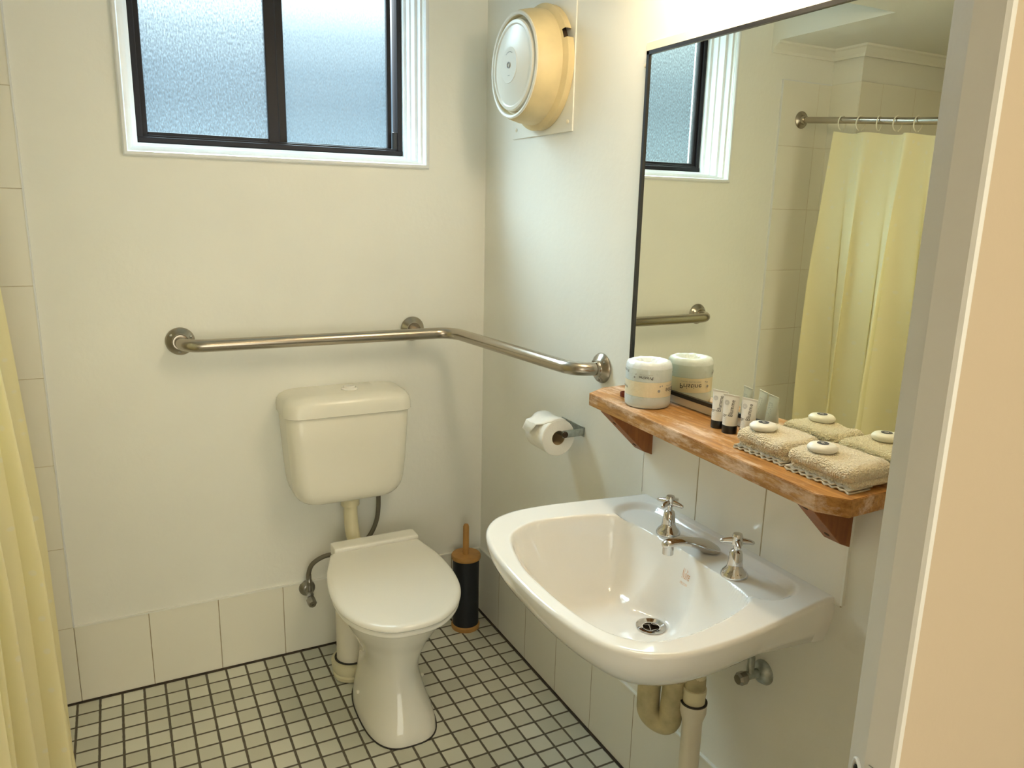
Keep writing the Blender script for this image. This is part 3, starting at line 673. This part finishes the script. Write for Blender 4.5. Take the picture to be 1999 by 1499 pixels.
# outer skirt and underside
zi = RIM-.006
under = []
for g, dz in ((1.0,-.003),(.998,-.010),(.990,-.022),(.972,-.037),(.94,-.053),(.89,-.072),(.82,-.093),(.73,-.115),(.61,-.138),(.46,-.158),(.30,-.172),(.16,-.180),(.08,-.182)):
    lp = []
    for s_, t_ in outl:
        g2 = g
        s2 = drain[0]+(s_-drain[0])*g2; t2 = t_*g2
        wb = max(0, 1-s_/.20)             # nearer the wall the sides stay deep
        if s_ < drain[0]: s2 = s_ + (s2-s_)*(1-wb)*.9 if g > .5 else s2
        d2 = -max(-dz, min(-dz*(1+.75*wb), .053*(1+.75*wb)))
        lp.append((-max(s2, .0), BY+t2, zi+d2))
    under.append(lp)
bm = B(); loft(bm, [loops[i] for i in range(len(loops))] + under, False, True)
bas = obj('bowl', bm, 'ceramic', t, angle=70)
dz0 = float(z[:2].mean())
bm = B(); lathe(bm, [(.0315,.001),(.0315,.0035),(.027,.0045),(.019,.001),(.0185,-.016),(.001,-.016)], (-drain[0],BY,dz0), 'Z', 40, False); dr = obj('drain', bm, 'chrome', t)
bm = B(); lathe(bm, [(.0175,-.013),(.001,-.013)], (-drain[0],BY,dz0), 'Z', 20, False); obj('drain_hole', bm, 'dark', dr)
bm = B()
for k in range(3):
    a = math.pi*k/3; d = Vector((math.cos(a)*.018, math.sin(a)*.018, 0)); c0 = Vector((-drain[0],BY,dz0-.010)); tube(bm, [c0-d, c0+d], .0016, 8)
obj('drain_cross', bm, 'chrome', dr)
tb = text_bm('Nuline', .0085); bm = B()
def on_slope(c): 
    y = -1.272 - c.x; s_ = .1285 + (-c.y+0.0)*1.0
    q = np.array([[s_, y-BY]]); d_ = poly_sdf(bowl, q)[0]; kk = min(1, max(0, (d_+.004)/.115)); zz = .155*(1-(1-kk)**2.6)*float(sst((d_+.004)/.014)) + .012*(1-min(1,np.linalg.norm((q[0]-drain)*np.array((1,.85)))/.2))
    return Vector((-s_, y, RIM-zz+.0006))
merge(bm, tb, lambda c: on_slope(c)); obj('maker_print', bm, 'orange_ink', bas, False); bm = B()
tb = text_bm('VITREOUS CHINA', .0028); merge(bm, tb, lambda c: on_slope(Vector((c.x, c.y-.006, 0))))
obj('caption_print', bm, 'orange_ink', bas, False)
# taps and spout stand on the ledge
ZL = RIM-.013
def tap(x, y, rot, label):
    t = thing('basin_tap', label, 'tap', (x,y,ZL), 'cross handle basin taps')
    bm = B(); lathe(bm, [(.0265,0),(.0265,.004),(.023,.010),(.016,.018),(.0145,.026),(.0125,.046),(.0105,.052),(.0060,.055),(.0055,.066)], (x,y,ZL), 'Z', 36); obj('tap_body', bm, 'chrome', t, angle=50)
    h = B(); lathe(h, [(.006,.062),(.0115,.066),(.012,.074),(.010,.080),(.0105,.082),(.0085,.087),(.001,.0885)], (x,y,ZL), 'Z', 28)
    for k in range(4):
        a = rot+math.pi/2*k; d = Vector((math.cos(a),math.sin(a),0)); c0 = Vector((x,y,ZL+.073))
        tube(h, [c0+d*.006, c0+d*.014-Vector((0,0,.0005)), c0+d*.024-Vector((0,0,.0015)), c0+d*.031-Vector((0,0,.003)), c0+d*.033-Vector((0,0,.0034))], [.0072,.0062,.0048,.0038,.0015], 12)
    obj('cross_handle', h, 'chrome', t, angle=50)
tap(-.086, -1.155, .35, 'chrome basin tap left of the spout, nearer the window')
tap(-.094, -1.370, .95, 'chrome basin tap right of the spout, nearer the doorway')
t = thing('basin_spout', 'low curved chrome spout between the two basin taps', 'spout', (-.088,-1.264,ZL))
SC = [(-.047,.003,.008,.004),(-.051,.005,.016,.008),(-.059,.0075,.0225,.0115),(-.070,.011,.0255,.015),(-.084,.016,.0245,.0150),(-.100,.0225,.0205,.0120),(-.118,.0285,.0165,.0100),(-.138,.0325,.0138,.0090),(-.156,.0325,.0125,.0088),(-.168,.0305,.0118,.0084),(-.1745,.0285,.009,.0062),(-.177,.0275,.004,.003)]
SC = [smooth_path([(x_, zc_, 0) for x_, zc_, hw_, hh_ in SC], 4), smooth_path([(hw_, hh_, 0) for x_, zc_, hw_, hh_ in SC], 4)]
bm = B(); loft(bm, [[(p.x, -1.2665-(p.x+.07)*.14+q.x*math.cos(2*math.pi*k/36), ZL+p.y+q.y*math.sin(2*math.pi*k/36)) for k in range(36)] for p, q in zip(*SC)]); sp_ = obj('spout_body', bm, 'chrome', t, angle=60)
bm = B(); lathe(bm, [(.0105,0),(.0115,-.012),(.0115,-.022),(.009,-.022)], (-.165,-1.2532,ZL+.031), 'Z', 28); obj('aerator', bm, 'chrome', t)
# waste below
t = thing('basin_waste', 'stained cream plastic trap and drain pipe under the basin', 'pipe', (-.13,-1.30,0))
bm = B(); tube(bm, round_path([(-.178,-1.240,.614),(-.178,-1.240,.418),(-.152,-1.282,.408),(-.150,-1.289,.53)], .030, 12), .0245, 24); obj('trap_bend', bm, 'pvc_old', t, angle=60)
bm = B(); tube(bm, round_path([(-.152,-1.287,.528),(-.150,-1.290,.560),(-.128,-1.325,.560),(-.128,-1.325,.50)], .022, 8), .0215, 24); tube(bm, [(-.146,-1.296,.552),(-.135,-1.314,.552)], .024, 24); obj('trap_elbow', bm, 'pvc_old', t)
bm = B(); lathe(bm, [(.0205,.565),(.0212,.53),(.0212,.522),(.0240,.521),(.0240,.511),(.0228,.510),(.0228,.47)], (-.128,-1.325,0), 'Z', 32); obj('adaptor', bm, 'pvc', t)
bm = B(); lathe(bm, [(.0262,.490),(.0277,.4905),(.0277,.4875),(.0262,.487)], (-.128,-1.325,0), 'Z', 32); obj('rubber_seal', bm, 'seal', t)
bm = B(); lathe(bm, [(.0235,.488),(.0272,.488),(.0272,.466),(.0225,.450),(.0208,.443),(.0208,0)], (-.128,-1.325,0), 'Z', 32); obj('downpipe', bm, 'pvc_down', t)
t = thing('basin_valve', 'chrome stop valve on the wall under the basin', 'valve', (0,-1.382,.557))
bm = B(); lathe(bm, [(.026,0),(.026,-.003),(.020,-.012),(.012,-.016)], (0,-1.384,.556), 'X', 28); obj('wall_flange', bm, 'galv', t)
bm = B(); tube(bm, [(-.01,-1.382,.557),(-.050,-1.380,.558)], .0095, 16); tube(bm, [(-.036,-1.381,.557),(-.036,-1.381,.60)], .0075, 16); obj('valve_body', bm, 'galv', t)
bm = B(); lathe(bm, [(.010,0),(.0135,-.004),(.0135,-.018),(.010,-.023)], (-.046,-1.381,.556), 'X', 8); obj('valve_handle', bm, 'dull_chrome', t, angle=20)

# ------------------------------------------------------------------ mirror
MY0, MY1, MZ0, MZ1 = -.880, -1.80, 1.071, 1.829
bm = B(); box(bm, (-.006,-.864,1.050), (0,-1.82,1.846), .001); o = obj('backing_board', bm, 'board', None, False, origin=(0,-1.34,1.05)); 
t = thing('wall_mirror', 'large rectangular wall mirror in a thin black frame above the shelf', 'mirror', (0,-1.34,1.05))
bpy.data.objects.remove(o)
bm = B(); box(bm, (-.006,-.864,1.050), (0,-1.82,1.850), .001); bb = obj('backing_board', bm, 'board', t, False)
bm = B(); box(bm, (-.0125,MY0-.004,MZ0+.003), (-.006,MY1+.004,MZ1-.003)); obj('mirror_glass', bm, 'mirror', t, False)
bm = B()
fw, fd = .0085, -.0165
box(bm, (fd,MY0,MZ0), (-.006,MY0-fw,MZ1)); box(bm, (fd,MY1,MZ0), (-.006,MY1+fw,MZ1)); box(bm, (fd,MY0,MZ0), (-.006,MY1,MZ0+fw)); box(bm, (fd,MY0,MZ1-fw), (-.006,MY1,MZ1))
obj('mirror_frame', bm, 'black', t, False)
for zz in (1.800,1.104):
    bm = B(); lathe(bm, [(.0052,-.006),(.0052,-.009),(.004,-.012),(.001,-.013)], (0,-.869,zz), 'X', 16); obj('screw_cap', bm, 'board', t)

# ------------------------------------------------------------------ shelf
ZS = 1.049
t = thing('timber_shelf', 'worn orange timber shelf on two brackets under the mirror', 'shelf', (0,-1.25,1.019))
bm = B(); prism(bm, [(-.0,-.848),(-.070,-.850),(-.134,-.888),(-.170,-1.603),(-.141,-1.645),(-.0,-1.640)], 2, 1.019, ZS)
bmesh.ops.bevel(bm, geom=bm.edges[:], offset=.0012, segments=2, affect='EDGES'); obj('board', bm, 'wood', t, False)
for y0 in (-.944,-1.515):
    bm = B(); prism(bm, [(-.006,1.019),(-.138,1.019),(-.032,.916),(-.006,.905)], 1, y0, y0-.036)
    bmesh.ops.bevel(bm, geom=bm.edges[:], offset=.001, segments=1, affect='EDGES'); br = obj('bracket', bm, 'wood_dark', t, False)
    nx = Vector((-.103,0,-.106)).normalized()
    for k in (.28,.86):
        c0 = Vector((-.138+.106*k, y0-.018, 1.019-.103*k)); bm = B(); lathe(bm, [(.0052,-.0006),(.0052,.0006)], c0, nx, 16); obj('screw_hole', bm, 'dark', br)
# ------------------------------------------------------------------ things on the shelf
# wrapped toilet roll
RX, RY_, RR, RH = -.072, -1.033, .0515, .104
t = thing('wrapped_roll', 'unopened toilet roll in printed wrapper at the left end of the shelf', 'toilet roll', (RX,RY_,ZS))
bm = B(); L_ = []; n = 72
for r, h, wv in ((.030,.0002,0),(.046,.0005,0),(.0500,.004,.4),(.0512,.012,.5),(.0515,.030,.3),(.0515,.05,.3),(.0515,.075,.3),(.0515,.088,.5),(.0500,.097,1.4),(.0460,.1025,2.2),(.040,.1045,2.0),(.030,.1035,2.6),(.022,.100,2.4),(.014,.091,2),(.008,.085,1),(.001,.083,0)):
    L_.append([(RX+(r+wv*.0005*math.sin(k*1.3+h*90))*math.cos(2*math.pi*k/n), RY_+(r+wv*.0005*math.sin(k*.7+2))*math.sin(2*math.pi*k/n), ZS+h+wv*.00065*noise.noise(Vector((math.cos(2*math.pi*k/n)*4, math.sin(2*math.pi*k/n)*4, h*40)))) for k in range(n)])
loft(bm, L_); wr = obj('wrapper', bm, 'wrap', t, angle=70)
def on_roll(bm, s, size, ang, zc, spacing=1.0):
    tb = text_bm(s, size, spacing=spacing)
    bmesh.ops.subdivide_edges(tb, edges=[e_ for e_ in tb.edges if e_.calc_length() > .004], cuts=2)
    def f(c):        # upside-down print wrapped round the roll
        a = ang - c.x/RR; r = RR+.0011
        return Vector((RX+r*math.cos(a), RY_+r*math.sin(a), ZS+zc-c.y))
    merge(bm, tb, f)
def dotroll(bm, ang, zc, r):
    n = 14; f = []
    for k in range(n):
        a = 2*math.pi*k/n; aa = ang+r*math.cos(a)/RR; f.append(bm.verts.new((RX+(RR+.0011)*math.cos(aa), RY_+(RR+.0011)*math.sin(aa), ZS+zc+r*math.sin(a))))
    bm.faces.new(f)
A0 = math.atan2(-2.394-RY_, -1.124-RX)     # bearing of the doorway from the roll
for dA, zc, sz, big in ((-.10,.072,.0105,1),(1.30,.044,.0165,1),(-1.25,.083,.0095,0),(-1.25,.046,.008,0),(2.75,.072,.0105,1),(3.9,.044,.0165,1)):
    a = A0+dA; bm = B(); on_roll(bm, 'Pristine', sz, a, zc); obj('brand_print', bm, 'ink', wr, False)
    if big:
        bm = B(); on_roll(bm, 'LUXURY COLLECTION', sz*.25, a, zc+sz*.62, 1.1); obj('caption_print', bm, 'greyink', wr, False)
        bm = B(); dotroll(bm, a-(sz*2.55)/RR, zc-.001, sz*.20); dotroll(bm, a-(sz*2.1)/RR, zc+sz*.62, sz*.09); dotroll(bm, a-(sz*2.4)/RR, zc+sz*.55, sz*.11); obj('dot_print', bm, 'greyink', wr, False)
# small red brown cup
t = tag(obj('bottle_cap', (lambda b: (lathe(b, [(.0105,0),(.0125,.002),(.0125,.011),(.0105,.011),(.0100,.004),(.001,.004)], (-.074,-.951,ZS), 'Z', 24), b)[1])(B()), 'redplastic', None, True, (-.074,-.951,ZS)), 'small red brown plastic cap beside the wrapped toilet roll', 'cap')
# three little tubes
def tube_bottle(x, y, rot, label):
    t = thing('lotion_tube', label, 'tube', (0,0,0), 'little tubes on the shelf')
    bm = B(); lathe(bm, [(.0122,0),(.0125,.001),(.0125,.0155),(.012,.0165)], (0,0,0), 'Z', 28); obj('cap', bm, 'blackcap', t)
    n = 40; L_ = []
    for k in range(15):
        u = k/14; z_ = .0165+.0575*u; q = u**1.25
        wx = .0122+(.0148-.0122)*q; wy = .0122*(1-q)+.0007*q
        ex = 2
        L_.append([(wx*math.cos(2*math.pi*j/n), wy*math.sin(2*math.pi*j/n), z_) for j in range(n)])
    bm = B(); loft(bm, L_); box(bm, (-.0148,-.0008,.0735), (.0148,.0008,.0775)); bd = obj('tube_body', bm, 'tube', t, angle=50)
    def ysurf(z_): 
        u = min(1, max(0, (z_-.0165)/.0575)); q = u**1.25; return .0122*(1-q)+.0007*q
    def onf(c, side=-1):
        z_ = c.z; u = min(1, max(0, (z_-.0165)/.0575)); q = u**1.25; wx = .0122+(.0148-.0122)*q; wy = ysurf(z_)
        return Vector((c.x, side*(wy*math.sqrt(max(0, 1-(c.x/wx)**2))+.00035), z_))
    bm = B(); tb = text_bm('Blumme', .0100); merge(bm, tb, lambda c: onf(Vector((.0045-c.y, 0, .0515+c.x))))
    obj('brand_print', bm, 'ink', bd, False); bm = B()
    for i in range(3):
        for j in range(4-i): box(bm, onf(Vector((-.0085+j*.0022,0,.0375-i*.0020)))-Vector((.0009,.0001,.0004)), onf(Vector((-.0085+j*.0022,0,.0375-i*.0020)))+Vector((.0009,.0001,.0004)))
    obj('product_print', bm, 'ink', bd, False)
    bm = B()
    for a in range(3):
        rr = .0046-.0013*a; f0 = []
        for k in range(20):
            a1 = 2*math.pi*k/20; a2 = 2*math.pi*(k+1)/20
            q = [onf(Vector((-.0062+r_*math.cos(a_), 0, .0610+r_*math.sin(a_)))) for r_, a_ in ((rr,a1),(rr,a2),(rr-.0005,a2),(rr-.0005,a1))]
            bm.faces.new([bm.verts.new(v) for v in q])
    obj('emblem_print', bm, 'greyink', bd, False); bm = B()
    for i in range(8):
        wdt = (.007,.0085,.006,.008,.0075,.005,.007,.004)[i]; z_ = .0335-i*.0017
        q = [onf(Vector((xx,0,zz))) for xx, zz in ((-.0095,z_),(-.0095+wdt,z_),(-.0095+wdt,z_-.0005),(-.0095,z_-.0005))]
        bm.faces.new([bm.verts.new(v) for v in q])
    obj('small_print', bm, 'greyink', bd, False); bm = B()
    for i in range(18):       # small print on the other face
        wdt = (.010,.012,.011,.012,.008)[i%5]; z_ = .0625-i*.0023
        q = [onf(Vector((xx,0,zz)), 1) for xx, zz in ((-.0062,z_),(-.0062+wdt,z_),(-.0062+wdt,z_-.0006),(-.0062,z_-.0006))]
        bm.faces.new([bm.verts.new(v) for v in q])
    obj('back_print', bm, 'greyink', bd, False)
    t.location = (x,y,ZS); t.rotation_euler = (0,0,rot); t.scale = (1.2,1.15,1); return t
tube_bottle(-.050,-1.243,-1.30,'little white tube with black cap nearest the wrapped toilet roll')
tube_bottle(-.055,-1.281,-1.25,'little white tube with black cap, middle one of three')
tube_bottle(-.044,-1.319,-1.35,'little white tube with black cap nearest the folded towels')

# folded towels
def towel(name, y0, y1, x0, x1, label, seed, rot=0):
    cy, cx = (y0+y1)/2, (x0+x1)/2; ly, lx = abs(y1-y0), abs(x1-x0)
    t = thing(name, label, 'towel', (cx,cy,ZS), 'folded towels on the shelf')
    def fluff(bm, amp, zmin):
        bmesh.ops.recalc_face_normals(bm, faces=bm.faces[:]); bm.normal_update()
        for v in bm.verts:
            p = v.co*1.0
            a = noise.noise(p*330+Vector((seed,0,0)))*amp + noise.noise(p*38+Vector((seed*3,0,0)))*amp*2.2
            v.co += v.normal*a
            if v.co.z < zmin: v.co.z = zmin
    bm = B(); rbox(bm, (cx,cy,ZS+.0300), (lx,ly,.026), .0125, 46)
    for v in bm.verts:      # sag and roll towards the ends
        u = (v.co.y-cy)/(ly/2); w_ = (v.co.x-cx)/(lx/2); v.co.z -= .004*max(0,u*u-.35) + .003*max(0,w_*w_-.3)
        v.co.z -= .0035*math.exp(-((v.co.y-(cy-ly*.15))/.02)**2)*(.5-.5*w_)
    fluff(bm, .0010, ZS+.013); obj('top_fold', bm, 'towel', t, angle=180)
    bm = B(); rbox(bm, (cx+.003,cy-.002,ZS+.0115), (lx-.008,ly-.004,.013), .006, 34); fluff(bm, .0006, ZS+.003); obj('lower_fold', bm, 'towel', t, angle=180)
    bm = B()
    for j, (dz, ex) in enumerate(((.0022,.001),(.0062,-.0015))):
        n = 60; top = []; 
        rows = []
        for s_ in (0, 1):
            row = []
            for k in range(n+1):
                yy = y0+(y1-y0)*k/n; wv = .0011*math.sin(k*.9+j*2+seed)+.0008*math.sin(k*.37+seed)
                row.append((x0-ex+ (.05 if s_ else 0)+wv*.8, yy, ZS+dz+wv*(1 if not s_ else .2)+.0004))
            rows.append(row)
        loft(bm, rows, False, False, closed=False)
    o = obj('hem_layers', bm, 'hem', t); sd = o.modifiers.new('thick', 'SOLIDIFY'); sd.thickness = .0026; sd.offset = 0
    return t
tA = towel('folded_towel', -1.362, -1.484, -.118, -.022, 'folded beige face towel next to the little tubes, left of two', 3)
tB = towel('folded_towel', -1.492, -1.628, -.124, -.020, 'folded beige face towel at the doorway end of the shelf, right of two', 8)
def soap(x, y, z, label, rx_=0, ry_=0):
    t = thing('wrapped_soap', label, 'soap', (0,0,0), 'wrapped soaps on the towels')
    bm = B(); lathe(bm, [(.012,0),(.019,.0012),(.0225,.005),(.0225,.0085),(.019,.0125),(.012,.0142),(.001,.0145)], (0,0,0), 'Z', 40); bd = obj('soap_bar', bm, 'soapwrap', t, angle=70)
    bm = B(); lathe(bm, [(.0088,.0146),(.0088,.0149)], (0,0,0), 'Z', 28); sk = obj('round_sticker', bm, 'ink', bd)
    tb = text_bm('B', .009); bm = B(); merge(bm, tb, lambda c: Vector((c.x,c.y,.0151))); obj('sticker_mark', bm, 'fan_white', sk, False)
    t.location = (x,y,z); t.rotation_euler = (rx_,ry_,-.5); t.scale = (1.1,1.1,1)
soap(-.088,-1.402,ZS+.0415,'round white wrapped soap on the left folded towel')
soap(-.092,-1.540,ZS+.0418,'round white wrapped soap on the right folded towel')

# ------------------------------------------------------------------ shower curtain, rod and rings
RXc = -1.433; RZ = 1.853
def rodz(y): return RZ + max(y,-.8)*.088 + max(0,-y-.8)*.02   # the rod sags towards its middle
t = thing('curtain_rod', 'horizontal steel shower curtain rod fixed to the back wall', 'rod', (RXc,-.9,RZ))
bm = B(); tube(bm, smooth_path([(RXc,-.004,RZ),(RXc,-.3,rodz(-.3)),(RXc,-.6,rodz(-.6)),(RXc,-1.0,rodz(-1.0)),(RXc,-1.5,rodz(-1.5)),(RXc,YF,rodz(YF))],6), .0125, 20); obj('rod', bm, 'rod', t)
bm = B(); lathe(bm, [(.034,-.008),(.034,-.010),(.030,-.013),(.018,-.017),(.016,-.030),(.014,-.032)], (RXc,0,RZ), 'Y', 36); obj('wall_flange', bm, 'rod', t)
CY0, CY1 = -.20, -1.02
t = thing('shower_curtain', 'cream dotted shower curtain hanging in folds from the steel rod', 'curtain', (RXc,-.6,RZ))
bm = B(); uvl = bm.loops.layers.uv.new('UVMap'); NU, NV = 420, 60
zt, zbm = RZ-.045, .035
nf = 5.4
def cur(u, v):
    """u along the rod, v downwards"""
    y = CY0 + (CY1-CY0)*u
    ph = 2*math.pi*nf*(u + .018*math.sin(9*u+1.0))
    amp = (.022+.036*min(1, v*1.6))*(1+.30*math.sin(13*u+2))
    x = RXc + .004 + amp*(math.cos(ph)+.22*math.cos(2*ph+.6))/1.15 + .010*math.sin(ph*.5+v*3)
    y += .020*math.sin(ph*2)*min(1,v*3)+.010*math.sin(ph+1)*v 
    flare = v**1.3
    x += .075*flare*math.exp(-((u-.2)/.28)**2) 
    y -= .085*flare*(1-u)**2*max(0, v-.25)*1.6
    z = (rodz(y)-.045)*(1-v)+zbm*v
    if v < .02: z += .003*math.cos(ph)
    return (x,y,z)
rows = []
for j in range(NV+1):
    rows.append([bm.verts.new(cur(i/NU, j/NV)) for i in range(NU+1)])
for j in range(NV):
    for i in range(NU):
        f = bm.faces.new((rows[j][i], rows[j][i+1], rows[j+1][i+1], rows[j+1][i]))
        for lp, (a, b_) in zip(f.loops, ((i,j),(i+1,j),(i+1,j+1),(i,j+1))): lp[uvl].uv = (a/NU*1.7, -b_/NV*1.8)
obj('cloth', bm, 'curtain', t, angle=180)
for k in range(10):
    u = (k+.15)/10; y = CY0+(CY1-CY0)*u
    ri = thing('curtain_ring', 'cream plastic curtain ring, '+('first','second','third','fourth','fifth','sixth','seventh','eighth','ninth','tenth')[k]+' from the wall flange', 'curtain ring', (RXc,y,rodz(y)), 'curtain rings on the shower rod')
    bm = B(); pth = []
    tw = .25*math.sin(k*2.3)
    for a in range(25):
        an = math.radians(-75+ a*330/24); r = .021
        pth.append((RXc+math.cos(an)*r*math.cos(tw), y+math.cos(an)*r*math.sin(tw)+.004*math.sin(k*5), rodz(y)-.010+math.sin(an)*r*1.25))
    tube(bm, pth, .0022, 8); obj('ring', bm, 'ring', ri)
